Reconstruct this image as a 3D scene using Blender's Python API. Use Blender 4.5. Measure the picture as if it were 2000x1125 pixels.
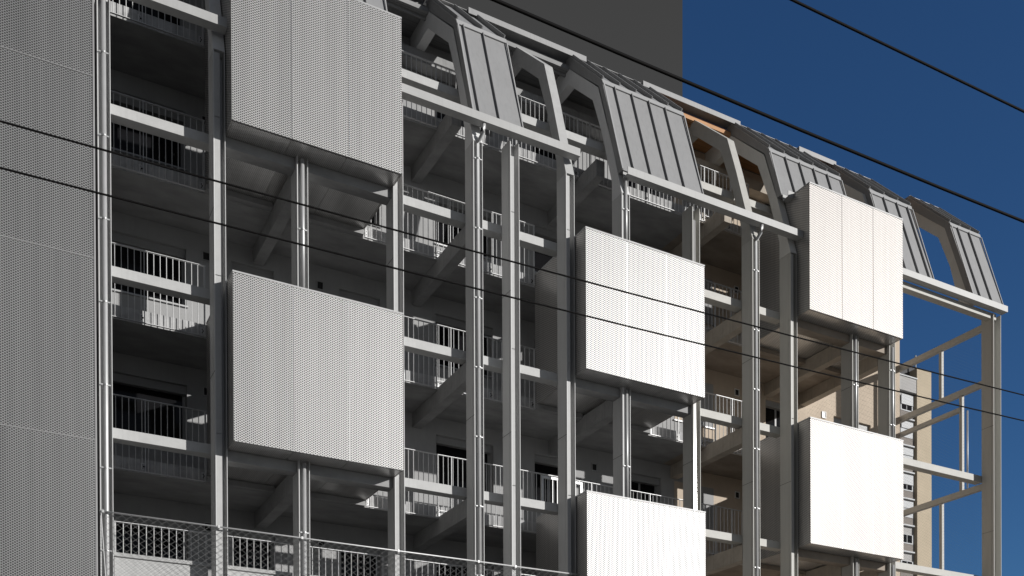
import bpy, math, random
from mathutils import Vector, Matrix
random.seed(7)
for o in list(bpy.data.objects): bpy.data.objects.remove(o)
scn = bpy.context.scene
C = scn.collection

# ------------------------------------------------------------------ camera
RIGHT = (0.87826847, -0.47814449, -0.00472648)
UP = (0.00687404, 0.00274164, 0.99997262)
FWD = (0.47811843, 0.87827691, -0.00569468)
cd = bpy.data.cameras.new('camera')
cam = bpy.data.objects.new('camera', cd); C.objects.link(cam)
m = Matrix.Identity(4)
for i in range(3):
    m[i][0] = RIGHT[i]; m[i][1] = UP[i]; m[i][2] = -FWD[i]
m[1][3] = -19.5
cam.matrix_world = m
cd.sensor_width = 36.0
cd.lens = 2004.643 / 2000 * 36
cd.shift_y = (1627.685 - 562.5) / 2000
cd.clip_start = 0.1
cd.clip_end = 5000
scn.camera = cam

# ------------------------------------------------------------------ sky and sun
SUN_AZ = math.radians(40.0)      # from the facade's outward normal (-Y) towards +X
SUN_EL = math.radians(17.0)
sv = Vector((math.sin(SUN_AZ) * math.cos(SUN_EL), -math.cos(SUN_AZ) * math.cos(SUN_EL), math.sin(SUN_EL)))
sl = bpy.data.lights.new('sun', 'SUN'); sl.energy = 4.3; sl.angle = math.radians(0.53); sl.color = (1.0, 0.98, 0.95)
so = bpy.data.objects.new('sun', sl); C.objects.link(so)
so.rotation_euler = sv.to_track_quat('Z', 'Y').to_euler(); so.location = (40, -60, 40)

w = bpy.data.worlds.new('World'); scn.world = w; w.use_nodes = True
nt = w.node_tree; nt.nodes.clear()
def N(nt, t, **kw):
    n = nt.nodes.new(t)
    for k, v in kw.items(): setattr(n, k, v)
    return n
sky = N(nt, 'ShaderNodeTexSky', sky_type='NISHITA', sun_disc=False)
sky.sun_elevation = SUN_EL
sky.sun_rotation = math.pi - SUN_AZ
sky.altitude = 300; sky.air_density = 1.0; sky.dust_density = 0.2; sky.ozone_density = 4.0
# the left part of the sky is colourless, the right part a deep polarised blue
bw = N(nt, 'ShaderNodeRGBToBW')
tc = N(nt, 'ShaderNodeTexCoord')
dp = N(nt, 'ShaderNodeVectorMath', operation='DOT_PRODUCT'); dp.inputs[1].default_value = (-0.78804744, 0.61560322, 0.00372941)
gt = N(nt, 'ShaderNodeMath', operation='GREATER_THAN'); gt.inputs[1].default_value = 0.0
mx = N(nt, 'ShaderNodeMix', data_type='RGBA')
tint = N(nt, 'ShaderNodeMix', data_type='RGBA', blend_type='MULTIPLY'); tint.inputs[0].default_value = 1.0
tint.inputs[7].default_value = (0.56, 0.87, 1.15, 1)
bg = N(nt, 'ShaderNodeBackground'); bg.inputs[1].default_value = 0.065
out = N(nt, 'ShaderNodeOutputWorld')
L = nt.links.new
# away from the blue quarter (behind the street) the sky is nearly colourless as well
sx = N(nt, 'ShaderNodeSeparateXYZ'); L(tc.outputs['Generated'], sx.inputs[0])
rr_ = N(nt, 'ShaderNodeMapRange'); rr_.inputs[1].default_value = 0.1; rr_.inputs[2].default_value = -0.3; rr_.inputs[3].default_value = 0.0; rr_.inputs[4].default_value = 0.8
L(sx.outputs[1], rr_.inputs[0])
mxx = N(nt, 'ShaderNodeMath', operation='MAXIMUM'); L(gt.outputs[0], mxx.inputs[0]); L(rr_.outputs[0], mxx.inputs[1])
L(sky.outputs[0], tint.inputs[6]); L(tint.outputs[2], bw.inputs[0])
L(tc.outputs['Generated'], dp.inputs[0]); L(dp.outputs['Value'], gt.inputs[0])
L(mxx.outputs[0], mx.inputs[0]); L(tint.outputs[2], mx.inputs[6]); L(bw.outputs[0], mx.inputs[7])
L(mx.outputs[2], bg.inputs[0]); L(bg.outputs[0], out.inputs[0])

scn.view_settings.view_transform = 'Standard'; scn.view_settings.look = 'None'
scn.view_settings.exposure = 0.0; scn.view_settings.gamma = 1.0
scn.render.engine = 'CYCLES'
scn.cycles.max_bounces = 8; scn.cycles.diffuse_bounces = 5

# ------------------------------------------------------------------ materials
def mat(name, col, rough=0.6, metal=0.0, var=0.12, scale=3.0, bump=0.0, bscale=60.0, stretch=(1, 1, 1), spec=0.5, streak=0.0):
    mt = bpy.data.materials.new(name); mt.use_nodes = True
    nt = mt.node_tree; b = nt.nodes['Principled BSDF']; L = nt.links.new
    b.inputs['Roughness'].default_value = rough; b.inputs['Metallic'].default_value = metal
    b.inputs['Specular IOR Level'].default_value = spec
    tc = N(nt, 'ShaderNodeTexCoord'); mp = N(nt, 'ShaderNodeMapping'); mp.inputs['Scale'].default_value = stretch
    L(tc.outputs['Object'], mp.inputs[0])
    no = N(nt, 'ShaderNodeTexNoise'); no.inputs['Scale'].default_value = scale; no.inputs['Detail'].default_value = 7; no.inputs['Roughness'].default_value = 0.62
    L(mp.outputs[0], no.inputs[0])
    rp = N(nt, 'ShaderNodeMapRange'); rp.inputs[1].default_value = 0.3; rp.inputs[2].default_value = 0.7
    rp.inputs[3].default_value = 1 - var; rp.inputs[4].default_value = 1 + var
    L(no.outputs[0], rp.inputs[0])
    mul = N(nt, 'ShaderNodeMix', data_type='RGBA', blend_type='MULTIPLY'); mul.inputs[0].default_value = 1.0
    mul.inputs[6].default_value = (*col, 1); L(rp.outputs[0], mul.inputs[7])
    last = mul.outputs[2]
    if streak:
        m2 = N(nt, 'ShaderNodeMapping'); m2.inputs['Scale'].default_value = (9, 9, 0.5); L(tc.outputs['Object'], m2.inputs[0])
        n2 = N(nt, 'ShaderNodeTexNoise'); n2.inputs['Scale'].default_value = 2.0; n2.inputs['Detail'].default_value = 5; L(m2.outputs[0], n2.inputs[0])
        r2 = N(nt, 'ShaderNodeMapRange'); r2.inputs[1].default_value = 0.5; r2.inputs[2].default_value = 0.75
        r2.inputs[3].default_value = 1.0; r2.inputs[4].default_value = 1 - streak; L(n2.outputs[0], r2.inputs[0])
        mu2 = N(nt, 'ShaderNodeMix', data_type='RGBA', blend_type='MULTIPLY'); mu2.inputs[0].default_value = 1.0
        L(last, mu2.inputs[6]); L(r2.outputs[0], mu2.inputs[7]); last = mu2.outputs[2]
    L(last, b.inputs['Base Color'])
    if bump:
        nb = N(nt, 'ShaderNodeTexNoise'); nb.inputs['Scale'].default_value = bscale; nb.inputs['Detail'].default_value = 4
        L(mp.outputs[0], nb.inputs[0])
        bp = N(nt, 'ShaderNodeBump'); bp.inputs['Strength'].default_value = bump; bp.inputs['Distance'].default_value = 0.01
        L(nb.outputs[0], bp.inputs['Height']); L(bp.outputs[0], b.inputs['Normal'])
    return mt

def perforated(name, col, hole, rough=0.42, metal=0.85, r=0.0165, grey=1.0):
    """hexagonally punched sheet; UVs are in metres"""
    mt = bpy.data.materials.new(name); mt.use_nodes = True
    nt = mt.node_tree; b = nt.nodes['Principled BSDF']; L = nt.links.new
    b.inputs['Metallic'].default_value = metal; b.inputs['Roughness'].default_value = rough
    uv = N(nt, 'ShaderNodeUVMap'); sp = N(nt, 'ShaderNodeSeparateXYZ'); L(uv.outputs[0], sp.inputs[0])
    A, B = 0.070, 0.045
    def m(op, a, bb=None, c=None):
        n = N(nt, 'ShaderNodeMath', operation=op)
        for i, v in enumerate((a, bb, c)):
            if v is None: continue
            if isinstance(v, (int, float)): n.inputs[i].default_value = v
            else: L(v, n.inputs[i])
        return n.outputs[0]
    def dist(off):
        u = m('ADD', m('DIVIDE', sp.outputs[0], A), off); v = m('ADD', m('DIVIDE', sp.outputs[1], B), off)
        fu = m('MULTIPLY', m('SUBTRACT', m('FRACT', u), 0.5), A); fv = m('MULTIPLY', m('SUBTRACT', m('FRACT', v), 0.5), B)
        return m('SQRT', m('ADD', m('POWER', fu, 2.0), m('POWER', fv, 2.0)))
    d = m('MINIMUM', dist(0.0), dist(0.5))
    k = N(nt, 'ShaderNodeMapRange', interpolation_type='SMOOTHSTEP'); k.inputs[1].default_value = r - 0.003; k.inputs[2].default_value = r + 0.003
    L(d, k.inputs[0])
    no = N(nt, 'ShaderNodeTexNoise'); no.inputs['Scale'].default_value = 1.1; no.inputs['Detail'].default_value = 6
    mp = N(nt, 'ShaderNodeMapping'); mp.inputs['Scale'].default_value = (8.5, 0.15, 1); L(uv.outputs[0], mp.inputs[0]); L(mp.outputs[0], no.inputs[0])
    rp = N(nt, 'ShaderNodeMapRange'); rp.inputs[1].default_value = 0.3; rp.inputs[2].default_value = 0.7; rp.inputs[3].default_value = 0.91; rp.inputs[4].default_value = 1.07
    L(no.outputs[0], rp.inputs[0])
    c0 = N(nt, 'ShaderNodeMix', data_type='RGBA'); c0.inputs[6].default_value = (*hole, 1); c0.inputs[7].default_value = (*col, 1)
    L(k.outputs[0], c0.inputs[0])
    mu = N(nt, 'ShaderNodeMix', data_type='RGBA', blend_type='MULTIPLY'); mu.inputs[0].default_value = 1.0
    L(c0.outputs[2], mu.inputs[6]); L(rp.outputs[0], mu.inputs[7]); L(mu.outputs[2], b.inputs['Base Color'])
    L(m('MULTIPLY', k.outputs[0], metal), b.inputs['Metallic'])
    rr = N(nt, 'ShaderNodeMapRange'); rr.inputs[1].default_value = 0.3; rr.inputs[2].default_value = 0.7; rr.inputs[3].default_value = rough - 0.015; rr.inputs[4].default_value = rough + 0.02
    L(no.outputs[0], rr.inputs[0]); L(rr.outputs[0], b.inputs['Roughness'])
    bp = N(nt, 'ShaderNodeBump'); bp.inputs['Strength'].default_value = 0.35; bp.inputs['Distance'].default_value = 0.006
    L(m('MINIMUM', d, 0.03), bp.inputs['Height']); L(bp.outputs[0], b.inputs['Normal'])
    return mt

def planks(name, a, bcol):
    mt = bpy.data.materials.new(name); mt.use_nodes = True
    nt = mt.node_tree; b = nt.nodes['Principled BSDF']; L = nt.links.new
    b.inputs['Roughness'].default_value = 0.7
    tc = N(nt, 'ShaderNodeTexCoord')
    wv = N(nt, 'ShaderNodeTexWave', wave_type='BANDS', bands_direction='Y', wave_profile='SAW'); wv.inputs['Scale'].default_value = 2.2; wv.inputs['Distortion'].default_value = 0.0
    L(tc.outputs['Object'], wv.inputs[0])
    mp = N(nt, 'ShaderNodeMapping'); mp.inputs['Scale'].default_value = (0.7, 14, 14); L(tc.outputs['Object'], mp.inputs[0])
    no = N(nt, 'ShaderNodeTexNoise'); no.inputs['Scale'].default_value = 3; no.inputs['Detail'].default_value = 6; L(mp.outputs[0], no.inputs[0])
    mx = N(nt, 'ShaderNodeMix', data_type='RGBA'); mx.inputs[6].default_value = (*a, 1); mx.inputs[7].default_value = (*bcol, 1); L(no.outputs[0], mx.inputs[0])
    gp = N(nt, 'ShaderNodeMapRange'); gp.inputs[1].default_value = 0.0; gp.inputs[2].default_value = 0.1; gp.inputs[3].default_value = 0.25; gp.inputs[4].default_value = 1.0
    L(wv.outputs[1], gp.inputs[0])
    mu = N(nt, 'ShaderNodeMix', data_type='RGBA', blend_type='MULTIPLY'); mu.inputs[0].default_value = 1; L(mx.outputs[2], mu.inputs[6]); L(gp.outputs[0], mu.inputs[7])
    L(mu.outputs[2], b.inputs['Base Color'])
    return mt

M = {}
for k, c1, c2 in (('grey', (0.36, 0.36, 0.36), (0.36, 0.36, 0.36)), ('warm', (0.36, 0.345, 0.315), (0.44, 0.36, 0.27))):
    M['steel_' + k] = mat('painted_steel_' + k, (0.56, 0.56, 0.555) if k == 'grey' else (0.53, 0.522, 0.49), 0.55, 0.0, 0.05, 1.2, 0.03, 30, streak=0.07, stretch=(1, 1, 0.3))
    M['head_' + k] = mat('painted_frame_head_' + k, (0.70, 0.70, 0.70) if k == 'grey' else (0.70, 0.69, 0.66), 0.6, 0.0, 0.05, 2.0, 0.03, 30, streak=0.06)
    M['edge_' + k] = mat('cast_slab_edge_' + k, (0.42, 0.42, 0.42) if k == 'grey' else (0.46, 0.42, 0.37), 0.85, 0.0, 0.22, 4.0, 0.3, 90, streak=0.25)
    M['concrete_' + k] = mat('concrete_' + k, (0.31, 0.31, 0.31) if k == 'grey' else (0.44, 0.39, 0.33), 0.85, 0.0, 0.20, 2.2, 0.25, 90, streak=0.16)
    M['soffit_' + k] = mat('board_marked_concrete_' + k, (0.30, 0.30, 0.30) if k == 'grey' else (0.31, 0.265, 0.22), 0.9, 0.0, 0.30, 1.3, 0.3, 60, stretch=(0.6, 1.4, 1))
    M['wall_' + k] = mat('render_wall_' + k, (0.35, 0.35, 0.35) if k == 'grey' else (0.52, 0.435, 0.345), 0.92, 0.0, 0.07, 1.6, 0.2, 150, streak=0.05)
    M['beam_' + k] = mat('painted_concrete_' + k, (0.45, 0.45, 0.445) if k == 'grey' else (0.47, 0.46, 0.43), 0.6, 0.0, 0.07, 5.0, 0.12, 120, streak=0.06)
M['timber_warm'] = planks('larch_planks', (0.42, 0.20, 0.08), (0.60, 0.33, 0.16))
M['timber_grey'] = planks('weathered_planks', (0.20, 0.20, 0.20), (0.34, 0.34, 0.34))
M['plate_gloss'] = mat('glossy_cover_plate', (0.40, 0.39, 0.38), 0.11, 0.25, 0.05, 3)
M['zinc'] = mat('standing_seam_zinc', (0.305, 0.305, 0.307), 0.6, 0.12, 0.05, 1.3, 0.03, 25, streak=0.10)
M['zinc_light'] = mat('folded_zinc_trim', (0.40, 0.40, 0.40), 0.5, 0.1, 0.05, 3.0)
M['gutter'] = mat('painted_gutter', (0.40, 0.40, 0.395), 0.5, 0.0, 0.06, 2.5, streak=0.08)
M['galv'] = mat('galvanised_bars', (0.58, 0.58, 0.58), 0.5, 0.35, 0.10, 12)
M['plate'] = mat('galvanised_plate', (0.42, 0.42, 0.42), 0.5, 0.6, 0.15, 30)
M['pipe'] = mat('zinc_downpipe', (0.52, 0.52, 0.52), 0.42, 0.30, 0.06, 4, streak=0.08)
M['perf'] = perforated('perforated_aluminium', (0.54, 0.536, 0.53), (0.055, 0.055, 0.055), 0.525, 0.85, r=0.0178)
M['perf_warm'] = perforated('perforated_aluminium_warm', (0.485, 0.462, 0.445), (0.07, 0.066, 0.062), 0.545, 0.85, r=0.0172)
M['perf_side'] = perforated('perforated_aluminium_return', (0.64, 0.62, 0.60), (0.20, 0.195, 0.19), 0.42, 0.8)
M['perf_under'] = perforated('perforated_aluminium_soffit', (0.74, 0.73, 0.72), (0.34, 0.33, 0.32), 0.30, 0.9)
M['perf_wing'] = perforated('perforated_cladding', (0.35, 0.35, 0.35), (0.03, 0.03, 0.03), 0.50, 0.80, r=0.0175)
M['seam'] = mat('bright_folded_edge', (0.85, 0.85, 0.85), 0.35, 0.8, 0.05, 20)
M['dark'] = mat('dark_void', (0.02, 0.02, 0.02), 0.9, 0, 0.1)
M['frame'] = mat('window_frame', (0.30, 0.30, 0.30), 0.5, 0, 0.05)
M['glass'] = mat('dark_glazing', (0.010, 0.010, 0.011), 0.03, 0, 0.1, spec=0.15)
M['cable'] = mat('black_cable', (0.006, 0.0055, 0.0055), 0.7, 0, 0.2, 10, spec=0.08)
M['net'] = mat('steel_rope', (0.27, 0.27, 0.27), 0.5, 0.3, 0.1, 10)
M['net_dark'] = mat('thin_steel_rope', (0.16, 0.16, 0.16), 0.5, 0.3, 0.1, 10)
M['white'] = mat('white_plastic', (0.7, 0.69, 0.67), 0.5, 0, 0.05)
M['tan'] = mat('tower_tan_render', (0.50, 0.42, 0.31), 0.9, 0, 0.05, 0.6, streak=0.06)
M['tower_grey'] = mat('tower_grey_render', (0.42, 0.41, 0.40), 0.9, 0, 0.06, 0.8)
M['tower_panel'] = mat('tower_spandrel', (0.24, 0.215, 0.195), 0.9, 0, 0.08, 2.0)
M['tower_white'] = mat('tower_white_frame', (0.46, 0.47, 0.48), 0.6, 0, 0.04)
M['slate'] = mat('slate_roof', (0.03, 0.03, 0.035), 0.7, 0, 0.4, 3, 0.3, 8)
M['asphalt'] = mat('asphalt', (0.055, 0.055, 0.055), 0.9, 0, 0.2, 1.0, 0.4, 80)
M['paving'] = mat('pale_paving', (0.21, 0.205, 0.195), 0.85, 0, 0.12, 1.5, 0.2, 60)

# ------------------------------------------------------------------ mesh builder
class MB:
    def __init__(s): s.v = []; s.f = []; s.uo = []; s.off = (0.0, 0.0)
    def face(s, idx): s.f.append(idx); s.uo.append(s.off)
    def box(s, x0, x1, y0, y1, z0, z1):
        b = len(s.v)
        s.v += [(x, y, z) for z in (z0, z1) for y in (y0, y1) for x in (x0, x1)]
        for q in ((0, 2, 3, 1), (4, 5, 7, 6), (0, 1, 5, 4), (2, 6, 7, 3), (0, 4, 6, 2), (1, 3, 7, 5)):
            s.face([b + i for i in q])
        return s
    def prism(s, prof, x0, x1, ax='X'):
        """prof: (y,z) outline extruded along X, or (x,z) outline extruded along Y, or (x,y) along Z"""
        b = len(s.v); n = len(prof)
        for e in (x0, x1):
            for p, q in prof:
                s.v.append((e, p, q) if ax == 'X' else (p, e, q) if ax == 'Y' else (p, q, e))
        s.face([b + i for i in range(n)]); s.face([b + n + i for i in reversed(range(n))])
        for i in range(n):
            j = (i + 1) % n
            s.face([b + i, b + n + i, b + n + j, b + j])
        return s
    def tube(s, pts, r, n=8, cap=True):
        pts = [Vector(p) for p in pts]; rings = []
        for i, p in enumerate(pts):
            d = (pts[min(i + 1, len(pts) - 1)] - pts[max(i - 1, 0)]).normalized()
            a = Vector((0, 0, 1)) if abs(d.z) < 0.9 else Vector((1, 0, 0))
            u = d.cross(a).normalized(); v = d.cross(u)
            b = len(s.v); rings.append(b)
            for k in range(n):
                t = 2 * math.pi * k / n
                s.v.append(tuple(p + (u * math.cos(t) + v * math.sin(t)) * r))
        for i in range(len(rings) - 1):
            for k in range(n):
                k2 = (k + 1) % n
                s.face([rings[i] + k, rings[i] + k2, rings[i + 1] + k2, rings[i + 1] + k])
        if cap:
            s.face([rings[0] + k for k in reversed(range(n))]); s.face([rings[-1] + k for k in range(n)])
        return s
    def build(s, name, mt, parent=None, smooth=False, bevel=0.0):
        me = bpy.data.meshes.new(name)
        xs = [v[0] for v in s.v]; ys = [v[1] for v in s.v]; zs = [v[2] for v in s.v]
        c = Vector(((min(xs) + max(xs)) / 2, (min(ys) + max(ys)) / 2, min(zs)))
        me.from_pydata([Vector(v) - c for v in s.v], [], s.f); me.update()
        import bmesh
        bm = bmesh.new(); bm.from_mesh(me); 
        uo = s.uo
        uvl = bm.loops.layers.uv.new('UVMap')
        bm.faces.ensure_lookup_table()
        bmesh.ops.recalc_face_normals(bm, faces=bm.faces)
        bm.faces.ensure_lookup_table()
        for i, f in enumerate(bm.faces):
            n = f.normal; ax = max(range(3), key=lambda k: abs(n[k])); off = uo[i]
            for l in f.loops:
                p = l.vert.co + c
                uvc = (p.y, p.z) if ax == 0 else (p.x, p.z) if ax == 1 else (p.x, p.y)
                l[uvl].uv = (uvc[0] + off[0], uvc[1] + off[1])
            f.smooth = smooth
        bm.to_mesh(me); bm.free()
        me.materials.append(mt)
        o = bpy.data.objects.new(name, me); C.objects.link(o)
        if parent is not None:
            o.parent = parent
            wp = Vector((0, 0, 0)); q = parent
            while q is not None: wp += q.location; q = q.parent
            o.location = c - wp
        else: o.location = c
        if bevel:
            bv = o.modifiers.new('bevel', 'BEVEL'); bv.width = bevel; bv.segments = 2; bv.limit_method = 'ANGLE'
        return o

def empty(name, loc, parent=None):
    o = bpy.data.objects.new(name, None); C.objects.link(o); o.empty_display_size = 0.3
    wp = Vector((0, 0, 0)); q = parent
    while q is not None: wp += q.location; q = q.parent
    o.parent = parent; o.location = Vector(loc) - wp
    return o
def tag(o, label=None, cat=None, group=None, kind=None):
    for k, v in (('label', label), ('category', cat), ('group', group), ('kind', kind)):
        if v: o[k] = v
    return o
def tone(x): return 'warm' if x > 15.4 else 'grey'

# ------------------------------------------------------------------ ground
tag(MB().box(-1500, 1500, -1500, 1500, -2.2, -1.75).build('road', M['asphalt']), kind='structure')
tag(MB().box(-60, 120, -4.2, 45, -1.746, -1.6).build('pavement', M['paving']), kind='structure')
tag(MB().box(-60, 120, -31, -17.6, -1.746, -1.6).build('pavement', M['paving']), kind='structure')

# ------------------------------------------------------------------ the apartment building
T = [4.38, 7.32, 10.26, 13.20, 16.15]           # beam tops = floor levels
W = 3.35                                        # main wall plane
COL = [2.33, 4.35, 5.94, 7.94, 9.76, 10.65, 12.06, 13.56, 15.60, 17.47, 18.73, 20.90, 22.29, 26.59]
FRAME = {1, 4, 6, 7, 9, 10, 12}                 # columns whose head bends back as a roof frame
CW = 0.22
bld = empty('apartment_building', (14.0, 3.35, -1.6))
tag(bld, 'grey framed apartment block with deep open galleries, shiny balcony boxes and a bent zinc roof', 'apartment building')

# --- main wall with window openings
def winset(i):
    t = T[i]
    base = [(2.75, 4.50), (4.92 + 0.55, 6.41), (7.95, 8.95), (10.39, 11.96), (13.15, 14.35), (16.0, 17.15), (17.61, 19.0), (20.95, 22.1), (23.68, 25.27)]
    if i == 3: base[-1] = (23.9, 25.29)
    return [(a, b, t + 1.02, t + 2.26) for a, b in base]
def wall_part(x0, x1, mt):
    mb = MB(); ylo, yhi = W, W + 0.38
    zprev = -1.6
    mb.box(x0, x1, ylo, yhi, -1.6, T[0] + 1.02)
    for i in range(5):
        t = T[i]; zt = T[i + 1] + 1.02 if i < 4 else 18.95
        ws = [q for q in winset(i) if q[1] > x0 and q[0] < x1]
        x = x0
        for a, b, s0, s1 in ws:
            mb.box(x, a, ylo, yhi, t + 1.02, t + 2.26); x = b
        mb.box(x, x1, ylo, yhi, t + 1.02, t + 2.26)
        mb.box(x0, x1, ylo, yhi, t + 2.26, zt)
    return mb.build('wall', mt, bld)
wall_part(1.6, 17.95, M['wall_grey'])
o = wall_part(17.95, 26.58, M['wall_warm']); tag(o, 'warm beige rendered wall behind the galleries')
MB().box(1.6, 26.58, 9.0, 9.38, -1.6, 18.95).build('wall', M['wall_warm'], bld)
MB().box(26.2, 26.58, W + 0.38, 9.0, -1.6, 18.95).build('wall', M['wall_warm'], bld)

def window(a, b, s0, s1, k):
    e = empty('window', ((a + b) / 2, W + 0.3, s0), bld)
    y0, y1 = W + 0.2, W + 0.26; f = 0.06
    fr = MB()
    fr.box(a, b, y0, y1, s0, s0 + f).box(a, b, y0, y1, s1 - f, s1)
    fr.box(a, a + f, y0, y1, s0 + f, s1 - f).box(b - f, b, y0, y1, s0 + f, s1 - f)
    mid = a + (b - a) * 0.5
    if k == 'warm': fr.box(mid - 0.03, mid + 0.03, y0 + 0.004, y1 - 0.004, s0 + f, s1 - f)
    fr.build('window_frame', M['frame'], e)
    MB().box(a + f, b - f, y0 + 0.02, y0 + 0.035, s0 + f, s1 - f).build('glass', M['glass'], e)
    MB().box(a, b, y0 - 0.12, y0 - 0.002, s1 - 0.17, s1 - 0.002).build('shutter_box', M['frame'], e)
    MB().box(a - 0.03, b + 0.03, W - 0.045, W + 0.2, s0 - 0.035, s0 - 0.002).build('sill', M['plate'], e)
for i in range(5):
    for a, b, s0, s1 in winset(i): window(a, b, s0, s1, 'grey' if a < 15 or a > 23 else 'warm')

def vent(x, z):
    e = empty('wall_vent', (x, W, z), bld)
    f = MB(); a = 0.085; h = 0.10
    f.box(x - a, x + a, W - 0.03, W - 0.002, z, z + 0.02).box(x - a, x + a, W - 0.03, W - 0.002, z + 2 * h - 0.02, z + 2 * h)
    f.box(x - a, x - a + 0.02, W - 0.03, W - 0.002, z + 0.02, z + 2 * h - 0.02).box(x + a - 0.02, x + a, W - 0.03, W - 0.002, z + 0.02, z + 2 * h - 0.02)
    f.build('vent_rim', M['white'] if x > 15 else M['plate'], e)
    MB().box(x - a + 0.02, x + a - 0.02, W - 0.012, W - 0.002, z + 0.02, z + 2 * h - 0.02).build('grille', M['dark'] if x < 22 else M['plate'], e)
for i in range(5):
    for x in (4.92, 7.48, 14.96, 19.85, 23.26): vent(x, T[i] + 2.1)

# --- floor slabs of the galleries (front edge 1.9 m behind the columns)
SE = 1.87
for i, t in enumerate(T):
    y0 = SE if i else 0.46
    z0, z1 = (t - 0.28, t - 0.02)
    MB().box(1.6, 17.2, y0, W - 0.003, z0, z1).build('gallery_slab', M['soffit_grey'], bld)
    MB().box(17.2, 22.53, y0, W - 0.003, z0, z1).build('gallery_slab', M['soffit_warm'], bld)
for i in (1, 2, 3, 4):
    for x0, x1 in ((1.6, 17.2), (17.2, 22.53)):
        MB().box(x0, x1, SE - 0.012, SE - 0.001, T[i] - 0.278, T[i] + 0.0).build('slab_edge', M['edge_' + tone(x0 + 1)], bld)
# --- cross beams from column to wall
for ci in (2, 4, 7, 9, 11, 12):
    x = COL[ci]; k = tone(x)
    for i in (1, 2, 3, 4):
        t = T[i]; ye = 0.42 if i < 4 else 1.05
        mb = MB(); mb.prism([(ye, t - 0.63), (W - 0.005, t - 0.63), (W - 0.005, t - 0.283), (SE - 0.015, t - 0.283), (SE - 0.015, t - 0.23), (ye, t - 0.23)], x + 0.0, x + 0.24)
        mb.build('cross_beam', M['concrete_' + k], bld, bevel=0.008)
        if i < 4 or True:
            pass
# --- front beams
def beam(x0, x1, y0, t, h=0.19, d=0.24, name='front_beam'):
    return MB().box(x0, x1, y0, y0 + d, t - h, t).build(name, M['beam_' + tone(x0 + 0.2)], bld, bevel=0.006)
pods = [(1, 3, 13.05, 16.17), (1, 3, 7.15, 10.29), (6, 8, 10.10, 13.21), (6, 8, 4.20, 7.42), (10, 12, 12.98, 16.16), (10, 12, 7.11, 10.28)]
def podded(x, z):
    for a, b, z0, z1 in pods:
        if COL[a] - 0.02 < x < COL[b] - 0.02 and z0 < z < z1 + 0.02: return True
    return False
for i in (1, 2, 3):
    for c in range(13):
        x0, x1 = COL[c] + 0.11, COL[c + 1] + 0.11
        if c == 0: x0 = COL[0] + 0.03
        if c == 12: x1 = COL[13] + 0.05
        if podded((x0 + x1) / 2, T[i] - 0.1): continue
        if c == 12 and i == 3: continue
        if c in (1, 2, 6, 7, 10, 11) and any(abs(z1 - T[i]) < 0.12 and COL[a] <= COL[c] < COL[b] for a, b, z0, z1 in pods): continue
        beam(x0 + 0.002, x1 - 0.002, 0.41, T[i])
for c in range(0, 12):
    x0, x1 = COL[c] + 0.11, COL[c + 1] + 0.11
    if c < 1: continue
    beam(x0 + 0.002, x1 - 0.002, 0.82, T[4], 0.18, 0.24)
beam(COL[12] + 0.12, COL[13] + 0.2, 0.06, 14.88, 0.17, 0.2)

# --- columns: steel channel open to the front with a cover plate
def column(c):
    x = COL[c]; w = CW; zt = 14.545 if c in FRAME else 14.86; z0 = -1.6; k = tone(x)
    wide = 0.33 if c == 13 else CW
    mb = MB()
    mb.prism([(x, 0.0), (x + 0.018, 0.0), (x + 0.018, 0.20), (x + wide - 0.012, 0.20), (x + wide - 0.012, 0.0), (x + wide, 0.0), (x + wide, 0.40), (x, 0.40)], z0, zt, 'Z')
    o = mb.build('column', M['steel_' + k], bld)
    # slim flange seam standing on the side face
    MB().box(x - 0.006, x - 0.001, 0.075, 0.083, z0, zt).build('flange_seam', M['steel_' + k], o)
    MB().box(x - 0.0055, x - 0.001, 0.0, 0.40, 8.55, 8.556).box(x - 0.0055, x - 0.001, 0.0, 0.40, 11.6, 11.606).build('joint', M['dark'], o) if c % 2 else MB().box(x - 0.0055, x - 0.001, 0.0, 0.40, 8.75, 8.756).build('joint', M['dark'], o)
    if c in (1, 3, 5, 6, 8, 10, 7):
        pw = 0.105 if c == 1 else 0.075
        z = 1.5
        while z < 14.4:
            zz = min(z + 2.94, 14.5)
            MB().box(x + 0.019, x + 0.019 + pw, 0.004, 0.012, z + 0.006, zz).build('cover_plate', M['plate_gloss'] if c == 8 else M['beam_' + k], o)
            z += 2.95
    return o
cols = [column(c) for c in range(14)]

def downpipe(c, z0, z1, elbow=False):
    x = COL[c] + 0.105; y = 0.0 if c else -0.01; r = 0.042
    e = empty('downpipe', (x, y, z0), bld)
    pts = [(x, y, z0), (x, y, z1)]
    if elbow: pts = [(x, y, z0), (x, y, z1 - 0.42), (x + 0.02, y - 0.03, z1 - 0.34), (x + 0.08, y - 0.1, z1 - 0.2), (x + 0.09, y - 0.12, z1 - 0.12), (x + 0.09, y - 0.12, z1)]
    MB().tube(pts, r, 14).build('pipe', M['pipe'], e, smooth=True)
    z = 2.0 + (c % 3) * 0.4
    while z < z1 - 0.5:
        if z > z0:
            MB().tube([(x, y, z), (x, y, z + 0.03)], r + 0.008, 14).box(x - 0.085, x - r, y - 0.02, y - 0.012, z + 0.004, z + 0.026).box(x + r, x + 0.085, y - 0.02, y - 0.012, z + 0.004, z + 0.026).build('pipe_bracket', M['plate'], e)
        z += 1.47
downpipe(0, -1.6, 15.0); downpipe(2, 10.3, 13.0); downpipe(2, -1.6, 7.1); downpipe(4, -1.6, 14.9, True)
downpipe(7, 7.45, 10.05); downpipe(9, -1.6, 14.9, True); downpipe(11, 10.3, 12.93); downpipe(11, -1.6, 7.06); downpipe(12, 10.3, 12.93); downpipe(12, -1.6, 7.06)
downpipe(7, 13.25, 14.9)

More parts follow.
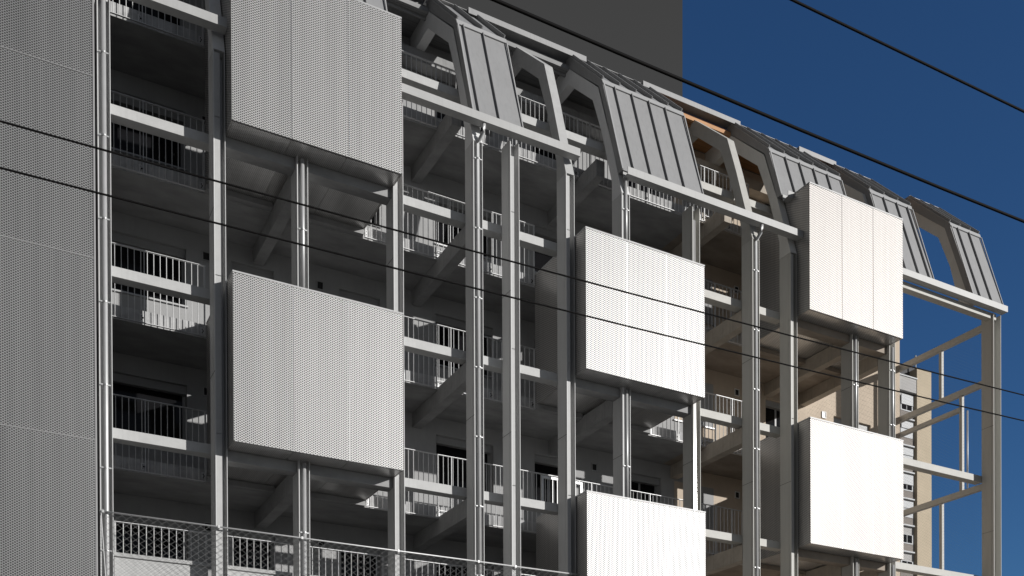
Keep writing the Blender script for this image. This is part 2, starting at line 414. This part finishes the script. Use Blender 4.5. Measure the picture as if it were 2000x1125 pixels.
# --- bent heads of the portal frames
FO = [(0.0, 14.55), (0.24, 15.36), (0.59, 16.53), (0.93, 17.56), (2.38, 18.96), (W - 0.01, 18.96), (W - 0.01, 18.48), (2.31, 18.48), (1.20, 17.40), (0.80, 16.36), (0.40, 15.0), (0.40, 14.55)]
for c, x in [(c, COL[c]) for c in sorted(FRAME)] + [(99, 25.73)]:
    MB().prism(FO if c != 99 else [(0.13, 14.98)] + FO[1:10] + [(0.45, 14.98)], x, x + CW).build('roof_frame', M['head_' + tone(x)] if c not in (6, 9) else M['beam_' + tone(x)], bld)

# --- bent zinc cladding: steep face below, 45 degree roof above
def cladding(x0, x1, zb, ribs, lab=None):
    slope = (0.80 + 0.04) / (17.62 - 15.02)
    yb = -0.04 + (zb - 15.02) * slope
    th = 0.155
    prof = [(yb, zb), (0.80, 17.62), (2.24, 19.12), (2.40, 19.12), (2.40, 18.97), (0.80 + th, 17.55), (yb + th, zb)]
    o = MB().prism(prof, x0, x1).build('bent_cladding', M['zinc'], bld)
    s = MB()
    d = Vector((0, 0.80 - yb, 17.62 - zb)).normalized(); n = Vector((0, -d.z, d.y))
    d2 = Vector((0, 1.44, 1.5)).normalized(); n2 = Vector((0, -d2.z, d2.y))
    for rx in ribs:
        a = Vector((0, yb, zb)) + d * 0.02; b = Vector((0, 0.80, 17.62)) - d * 0.10
        q = [a, b, b + n * 0.05, a + n * 0.05]
        s.prism([(p.y, p.z) for p in q], rx, rx + 0.017)
    for rx in [x0 + 0.01 + k * 0.495 * (x1 - x0) / max(0.495 * round((x1 - x0) / 0.495), 0.01) for k in range(round((x1 - x0) / 0.495) + 1)]:
        rx = min(rx, x1 - 0.035)
        a = Vector((0, 0.80, 17.62)) + d2 * 0.03; b = Vector((0, 2.24, 19.12))
        q = [a, b, b + n2 * 0.085, a + n2 * 0.085]
        s.prism([(p.y, p.z) for p in q], rx, rx + 0.028)
    s.build('standing_seam', M['zinc'], o)
    t = MB()
    # cap flashing along the knee and slim edge trims
    e1 = Vector((0, 0.80, 17.62)) + n * 0.03; e0 = e1 - d * 0.125
    t.prism([(p.y, p.z) for p in (e0, e1, e1 - n * 0.02, e0 - n * 0.02)][::-1], x0 - 0.012, x1 + 0.012)
    a = Vector((0, yb, zb)) + d * 0.01; b = e0 - d * 0.004
    for xa, xb in ((x0 - 0.014, x0 + 0.022), (x1 - 0.012, x1 + 0.014)):
        t.prism([(p.y, p.z) for p in (a, b, b + n * 0.022, a + n * 0.022)], xa, xb)
    a2 = Vector((0, 0.80, 17.62)) + d2 * 0.01; b2 = Vector((0, 2.24, 19.12))
    t.prism([(p.y, p.z) for p in (a2 + n2 * 0.0, b2, b2 + n2 * 0.02, a2 + n2 * 0.02)], x0 - 0.012, x0 + 0.01)
    # ridge flashing
    t.box(x0, x1, 2.20, 2.46, 19.172, 19.18)
    t.build('flashing', M['zinc_light'], o)
    return o
cladding(4.33, 8.05, 16.2, [4.62 + 0.495 * k for k in range(7)])
cladding(9.76, 10.97, 15.05, [9.89, 10.375])
cladding(13.56, 15.93, 15.05, [13.87, 14.365, 14.86, 15.35])
cladding(18.73, 21.28, 16.17, [19.25, 19.75, 20.25, 20.75])
cladding(22.40, 24.06, 15.05, [22.9, 23.42, 23.86])
cladding(25.70, 27.02, 15.05, [25.98, 26.48])

# --- gutters
def gutter(x0, x1, y0=-0.19, z0=14.88, h=0.17, d=0.2):
    mb = MB().prism([(y0, z0), (y0 + d, z0), (y0 + d, z0 + h), (y0 + d - 0.01, z0 + h), (y0 + d - 0.01, z0 + 0.02), (y0 + 0.012, z0 + 0.02), (y0 + 0.012, z0 + h), (y0, z0 + h)], x0, x1)
    return mb.build('gutter', M['gutter'], bld)
gutter(2.0, 4.57); gutter(7.99, 12.32); gutter(13.60, 19.03); gutter(22.40, 26.97)
gutter(18.78, 21.4, 0.13, 16.03, 0.16, 0.2); gutter(4.38, 8.0, 0.13, 16.2, 0.16, 0.2)

# --- flat roof, timber soffit and fascia over the open gaps
MB().box(1.6, 27.1, 2.46, 9.4, 19.0, 19.10).build('roof_deck', M['zinc'], bld)
for x0, x1, k in ((1.6, 15.6, 'grey'), (15.6, 26.9, 'warm')):
    MB().box(x0, x1, 2.40, W - 0.012, 18.965, 18.995).build('timber_soffit', M['timber_' + k], bld)
    MB().box(x0, x1 - 0.2, 3.0, W - 0.014, 18.2, 18.476).build('ring_beam', M['concrete_' + k], bld)
for x0, x1 in ((8.05, 9.76), (10.97, 13.56), (15.93, 18.73), (21.28, 22.40), (24.06, 25.70)):
    k = tone(x0)
    f = MB().box(x0 + 0.002, x1 - 0.002, 2.405, 2.455, 18.74, 19.06)
    o = f.build('timber_fascia', M['timber_' + k], bld)
    MB().box(x0 + 0.002, x1 - 0.002, 2.25, 2.403, 18.80, 18.90).build('batten', M['timber_' + k], o)
for x0, x1 in ((7.2, 9.72), (10.7, 13.96), (15.69, 18.92), (21.07, 22.5)):
    MB().box(x0, x1, 2.10, 2.50, 19.145, 19.16).box(x0, x1, 2.08, 2.10, 19.03, 19.16).build('eaves_flashing', M['zinc'], bld)

# --- perforated balcony boxes
def pod(a, b, z0, z1):
    x0 = COL[a] + CW + 0.02; x1 = COL[b] + 0.02 if b != 12 else 22.32
    if a == 6: x1 = 15.615
    e = empty('balcony_box', ((x0 + x1) / 2, 0.7, z0), bld)
    yf, yb = -0.42, 1.82; w = x1 - x0
    mb = MB(); g = 0.005
    for k in range(3):
        mb.off = (random.random(), random.random())
        xa, xb = x0 + w * k / 3 + (g if k else 0), x0 + w * (k + 1) / 3 - (g if k < 2 else 0)
        ya, yb2 = yf + random.uniform(-0.004, 0.004), yf + random.uniform(-0.004, 0.004)
        mb.prism([(xa, ya), (xb, yb2), (xb, yf + 0.03), (xa, yf + 0.03)], z0, z1 - 0.035, 'Z')
    mb.build('front_panel', M['perf_warm' if a == 10 else 'perf'], e)
    MB().box(x0 + 0.002, x1 - 0.002, yf + 0.031, yf + 0.05, z0 + 0.02, z1 - 0.04).build('panel_backing', M['plate'], e)
    MB().box(x0, x0 + 0.03, yf + 0.031, yb, z0, z1 - 0.035).build('side_panel', M['perf_side'], e)
    MB().box(x1 - 0.03, x1, yf + 0.031, yb, z0, z1 - 0.035).build('side_panel', M['perf_side'], e)
    u = MB()
    for k in range(3):
        u.off = (random.random(), random.random())
        u.box(x0 + 0.03 + (w - .06) * k / 3 + 0.004, x0 + 0.03 + (w - .06) * (k + 1) / 3 - 0.004, yf + 0.051, yb, z0 + 0.003, z0 + 0.04)
    u.build('floor_panel', M['perf_under'], e)
    MB().box(x0 + 0.03, x1 - 0.03, yf + 0.08, yb, z0 + 0.045, z0 + 0.13).build('floor_deck', M['plate'], e)
    t = MB().box(x0 - 0.006, x1 + 0.006, yf - 0.008, yf + 0.06, z1 - 0.033, z1)
    t.box(x0 - 0.006, x0 + 0.04, yf + 0.061, yb, z1 - 0.033, z1).box(x1 - 0.04, x1 + 0.006, yf + 0.061, yb, z1 - 0.033, z1)
    t.build('edge_cap', M['zinc_light'], e)
    s = MB()
    for k in (1, 2):
        xx = x0 + w * k / 3; s.box(xx - 0.004, xx + 0.004, yf + 0.004, yf + 0.029, z0 + 0.01, z1 - 0.04)
    s.build('panel_seam', M['seam'], e)
    # carrying beams below the box
    for c in range(a, b):
        p, q = COL[c] + CW + 0.003, COL[c + 1] - 0.003
        k = tone(p)
        MB().box(p, q, 0.10, 0.38, z0 - 0.205, z0 - 0.002).build('carrying_beam', M['soffit_' + k], bld, bevel=0.006)
        MB().box(p, q, SE - 0.17, SE - 0.015, z0 - 0.12, z0 - 0.004).build('edge_trimmer', M['soffit_' + k], bld)
for p in pods: pod(*p)

# --- railings
def railing(x0, x1, t, y=1.80, cuts=(), zb=None, zt=None, step=0.123, posts=True, kk=None):
    zb = t - 0.27 if zb is None else zb; zt = t + 1.16 if zt is None else zt
    e = MB()
    n = max(2, int(round((x1 - x0 - 0.06) / step)))
    xs = [x0 + 0.03 + (x1 - x0 - 0.06) * k / n for k in range(n + 1)]
    for k, x in enumerate(xs):
        incut = any(p < x < q for p, q in cuts)
        e.tube([(x, y, (t - 0.10) if incut else zb + 0.012), (x, y, zt - 0.01)], 0.0085, 6, cap=False)
    a = x0
    for p, q in list(cuts) + [(x1, x1)]:
        if p > a: e.box(a, min(p, x1), y - 0.02, y + 0.02, zb, zb + 0.011)
        a = q
    for p, q in cuts: e.box(p, q, y - 0.015, y + 0.015, t - 0.112, t - 0.101)
    ends = [x0 + 0.012, x1 - 0.012]
    if posts:
        a = x0
        for p, q in list(cuts) + [(x1, x1)]:
            if p - a > 1.0: ends += [(a + p) / 2]
            if q < x1: ends += [p - 0.03, q + 0.03]
            a = q
    for x in ends: e.box(x - 0.005, x + 0.005, y - 0.022, y + 0.022, zb + 0.0115, zt - 0.0105)
    o = e.build('railing', M['galv'], bld)
    MB().box(x0 - 0.003, x1 + 0.003, y - 0.025, y + 0.025, zt - 0.01, zt).build('handrail', M['galv'], o)
    if posts:
        for x in ends:
            s = 0.045 if x < (x0 + x1) / 2 else -0.045
            b = MB().box(x + s - 0.034, x + s + 0.034, y + 0.052, y + 0.064, t - 0.22, t - 0.07)
            b.build('fixing_plate', M['galv'], o)
            MB().tube([(x + s, y + 0.0515, t - 0.11), (x + s, y + 0.035, t - 0.11)], 0.011, 6).tube([(x + s, y + 0.0515, t - 0.18), (x + s, y + 0.035, t - 0.18)], 0.011, 6).box(x + s * 0.2, x + s * 0.9, y + 0.03, y + 0.05, t - 0.155, t - 0.135).build('bolt', M['dark'], o)
XB = COL[1] + CW
for i, t in enumerate(T):
    if i == 0: continue
    occ = [(COL[a] + CW + 0.02, (COL[b] if b != 12 else 22.29) + 0.03) for a, b, z0, z1 in pods if z0 < t < z1 - 0.2]
    occ_top = [(COL[a] + CW + 0.02, COL[b] + 0.03) for a, b, z0, z1 in pods if abs(z1 - t) < 0.13 and i != 1]
    spans = [(2.2, 22.27)]
    bz = [(COL[c] - 0.02, COL[c] + 0.27) for c in (2, 4, 7, 9, 11)]
    for x0, x1 in spans:
        segs = [(x0, x1)]
        for p, q in occ + occ_top:
            ns = []
            for u, v in segs:
                if q <= u or p >= v: ns.append((u, v)); continue
                if u < p: ns.append((u, p - 0.02))
                if v > q: ns.append((q + 0.02, v))
            segs = ns
        for u, v in segs:
            cc = [(p, q) for p, q in bz if p > u and q < v]
            if v - u > 0.35: railing(u, v, t, cuts=cc)
# lit gate frame in the railing beside the lowest middle box
g = MB()
g.box(12.40, 13.56, 1.72, 1.76, 8.36, 8.42).box(12.40, 12.46, 1.72, 1.76, 7.34, 8.358).box(13.50, 13.56, 1.72, 1.76, 7.34, 8.358).box(12.462, 13.498, 1.725, 1.755, 7.36, 7.41)
for k in range(1, 8): g.box(12.46 + k * 0.13 - 0.008, 12.46 + k * 0.13 + 0.008, 1.732, 1.748, 7.412, 8.358)
g.build('railing_gate', M['galv'], bld)

# --- terrace parapet at the lowest gallery, with its low railings
for x0, x1 in ((2.62, 4.30), (4.62, 5.90), (6.20, 7.90), (8.2, 9.72), (10.0, 12.0)):
    o = MB().box(x0, x1, 0.46, 0.62, T[0] - 0.27, 4.99).build('terrace_parapet', M['beam_grey'], bld)
    MB().box(x0 - 0.03, x1 + 0.03, 0.42, 0.66, 4.992, 5.06).build('coping', M['gutter'], o)
    railing(x0, x1, 4.4, 0.52, (), 5.065, 5.65, 0.135, False)
MB().box(2.40, 2.60, 0.42, 0.70, 4.0, 5.06).build('terrace_pier', M['beam_grey'], bld)
MB().box(1.6, 22.5, 0.44, 0.80, -1.6, T[0] - 0.285).build('wall', M['wall_grey'], bld)

# --- open steel end bay
for zt, h, y0, y1 in ((14.71, 0.17, 0.41, 3.55), (13.07, 0.17, 0.41, 3.6), (10.05, 0.17, 0.41, 3.5), (12.56, 0.12, 1.18, 3.6), (7.1, 0.17, 0.41, 3.5)):
    MB().box(26.64, 26.78, y0, y1, zt - h, zt).build('end_beam', M['steel_warm'], bld, bevel=0.004)
for y, z0, z1 in ((1.84, 13.073, 14.538), (1.12, 10.053, 12.89), (1.84, 7.10, 9.878)):
    MB().box(26.66, 26.76, y, y + 0.10, z0, z1).build('hanger_post', M['beam_warm'], bld, bevel=0.004)
MB().tube([(26.72, 0.98, 10.1), (26.72, 0.98, 12.4)], 0.025, 8).build('thin_pipe', M['galv'], bld, smooth=True)
MB().box(26.3, 26.6, W - 0.01, W + 0.3, 18.953, 18.999).build('roof_edge', M['zinc'], bld)

# ------------------------------------------------------------------ clad wing on the left
wing = empty('clad_wing', (0.0, 4.0, -1.6))
tag(wing, 'tall windowless grey wing clad in perforated metal sheets, left of the open galleries', 'building')
zs = [-1.6, 0.48, 3.67, 6.86, 10.05, 13.24, 16.43, 19.6, 22.8]
xs = [2.24 - 1.6 * k for k in range(5)][::-1]
for j in range(len(zs) - 1):
    for k in range(len(xs) - 1):
        mb = MB(); mb.off = (random.random(), random.random())
        y = -0.1 + random.uniform(-0.003, 0.003)
        xa, xb = xs[k] + 0.003, xs[k + 1] - 0.003
        mb.prism([(xa, y), (xb, -0.1 + random.uniform(-0.005, 0.005)), (xb, -0.06), (xa, -0.06)], zs[j] + 0.008, zs[j + 1] - 0.008, 'Z')
        mb.build('perforated_panel', M['perf_wing'], wing)
    if j: MB().box(xs[0], xs[-1], -0.107, -0.07, zs[j] - 0.0045, zs[j] + 0.0045).build('panel_joint', M['zinc_light'], wing)
MB().box(-4.3, 2.16, 0.0, 9.0, -1.6, 22.7).build('wall', M['dark'], wing)
MB().box(2.245, 2.275, -0.095, 0.02, -1.6, 22.7).build('corner_trim', M['zinc'], wing)

# ------------------------------------------------------------------ nets
def net(name, origin, ux, uz, wid, hei, dw, dh, r, mt, label, frame=None):
    """diamond mesh of steel rope in the plane origin + a*ux + b*uz"""
    o = Vector(origin); ux = Vector(ux); uz = Vector(uz); mb = MB()
    nrm = ux.cross(uz).normalized()
    def seg(a, b):
        p, q = o + ux * a[0] + uz * a[1], o + ux * b[0] + uz * b[1]
        mb.tube([p, q], r, 4, cap=False)
    sl = dh / dw
    k = -int(wid * sl / dh) - 1
    while k * dh < hei:
        b0 = k * dh                                   # rising line z = b0 + sl*x
        xa = max(0.0, -b0 / sl); xb = min(wid, (hei - b0) / sl)
        if xb > xa: seg((xa, b0 + sl * xa), (xb, b0 + sl * xb))
        b0 = hei - k * dh                             # falling line
        xa = max(0.0, (b0 - hei) / sl); xb = min(wid, b0 / sl)
        if xb > xa: seg((xa, b0 - sl * xa), (xb, b0 - sl * xb))
        k += 1
    e = empty(name, o + ux * wid / 2)
    tag(e, label, 'safety net')
    mb.build('rope_mesh', mt, e)
    return e
n1 = net('safety_net', (2.34, -0.09, 2.0), (1, 0, 0), (0, 0, 1), 9.9, 3.62, 0.152, 0.115, 0.0025, M['net'],
         'diamond steel rope net hung from a horizontal cable before the lowest terrace railings')
MB().tube([(2.30, -0.09, 5.625), (7.0, -0.09, 5.622), (12.3, -0.09, 5.63)], 0.016, 8).build('top_cable', M['galv'], n1, smooth=True)
for c in (0, 1, 2, 3, 4, 5, 6): MB().box(COL[c] + 0.01, COL[c] + 0.05, -0.11, -0.01, 5.60, 5.65).build('clamp', M['plate'], n1)
MB().tube([(2.33, -0.09, 5.6), (2.55, -0.09, 2.0)], 0.008, 6).build('edge_rope', M['galv'], n1)
net('safety_net', (26.72, 0.42, 6.0), (0, 1, 0), (0, 0, 1), 3.0, 8.5, 0.13, 0.095, 0.0012, M['net_dark'],
    'fine diamond net closing the open steel end bay at the far right, against blue sky')
net('safety_net', (22.56, 0.42, 6.0), (0, 1, 0), (0, 0, 1), 2.9, 6.5, 0.19, 0.13, 0.0010, M['net_dark'],
    'fine diamond net at the end of the galleries, in front of the sunlit beige wall')

# ------------------------------------------------------------------ overhead cables
def cable(pts, r, label):
    # quadratic through three measured points, carried on beyond the frame both ways
    (x0, z0), (x1, z1), (x2, z2) = pts
    def zq(x): return z0 * (x - x1) * (x - x2) / ((x0 - x1) * (x0 - x2)) + z1 * (x - x0) * (x - x2) / ((x1 - x0) * (x1 - x2)) + z2 * (x - x0) * (x - x1) / ((x2 - x0) * (x2 - x1))
    pp = [(-22 + k * 1.2, -15.0, zq(-22 + k * 1.2)) for k in range(45)]
    o = MB().tube(pp, r, 8).build('overhead_cable', M['cable'], None, smooth=True)
    tag(o, label, 'cable', 'black cables strung along the street')
cable([(0.1789, 2.5948), (2.7628, 2.6486), (6.453, 2.7655)], 0.0042, 'lowest thin black cable, crossing the left wing and both middle boxes')
cable([(0.1801, 2.7771), (2.7637, 2.8266), (6.4535, 2.9403)], 0.0042, 'second lowest thin black cable, entering left just above the lowest one')
cable([(2.3741, 4.0833), (4.5527, 4.0947), (6.457, 4.1246)], 0.009, 'thick black cable running just above the roof edge from top middle to right')
cable([(4.3439, 4.831), (5.3194, 4.8512), (6.4593, 4.8748)], 0.0078, 'topmost black cable crossing the blue sky in the upper right corner')

# ------------------------------------------------------------------ distant tower
tw = empty('apartment_tower', (94.0, 66.0, -1.6))
tag(tw, 'distant beige tower block with a grey window column and dark roof, behind the end bay', 'tower block')
MB().box(95.25, 97.6, 60.0, 72.0, -1.6, 51.3).build('wall', M['tan'], tw)
MB().box(84.0, 92.95, 60.6, 72.0, -1.6, 50.0).build('wall', M['tower_grey'], tw)
zc = 48.6; k = 0
MB().box(92.4, 95.25, 60.05, 60.6, 48.45, 50.0).build('wall', M['tower_grey'], tw)
MB().box(92.95, 95.24, 60.45, 72.0, -1.6, 49.9).build('wall', M['tower_grey'], tw)
MB().box(92.3, 95.3, 59.95, 60.75, 50.003, 50.14).build('cornice', M['tower_white'], tw)
o = MB().prism([(88.0, 50.15), (96.4, 52.0), (96.4, 50.15)], 61.0, 70.0, 'Y').build('roof', M['slate'], tw)
MB().tube([(95.5, 60.4, 51.3), (95.5, 60.4, 52.9)], 0.09, 8).build('vent_pipe', M['tower_white'], tw)
z = 48.4
fl = 0
while z > 2:
    o = MB().box(92.96, 94.9, 60.30, 60.44, z - 2.05, z - 1.02).build('window', M['tower_white'], tw)
    op = fl in (0, 3, 5)
    if fl in (0, 3): a, b = z - 1.98, z - 1.40
    else: a, b = z - 1.98, z - 1.08
    if fl in (0, 3, 5, 6, 8):
        for q in (93.15, 94.0): MB().box(q, q + 0.72, 60.27, 60.297, a + 0.06, b).build('pane', M['glass'], o)
    if fl not in (5, 6): MB().box(93.0, 94.86, 60.2, 60.295, b + 0.01, z - 0.3).build('roller_shutter', M['tower_white'], o)
    MB().box(92.96, 94.95, 60.35, 60.44, z - 2.9, z - 2.06).build('spandrel', M['tower_panel'], tw)
    MB().box(92.96, 95.0, 60.12, 60.449, z - 2.96 - 0.10, z - 2.905).build('ledge', M['tower_white'], tw)
    z -= 2.96; fl += 1
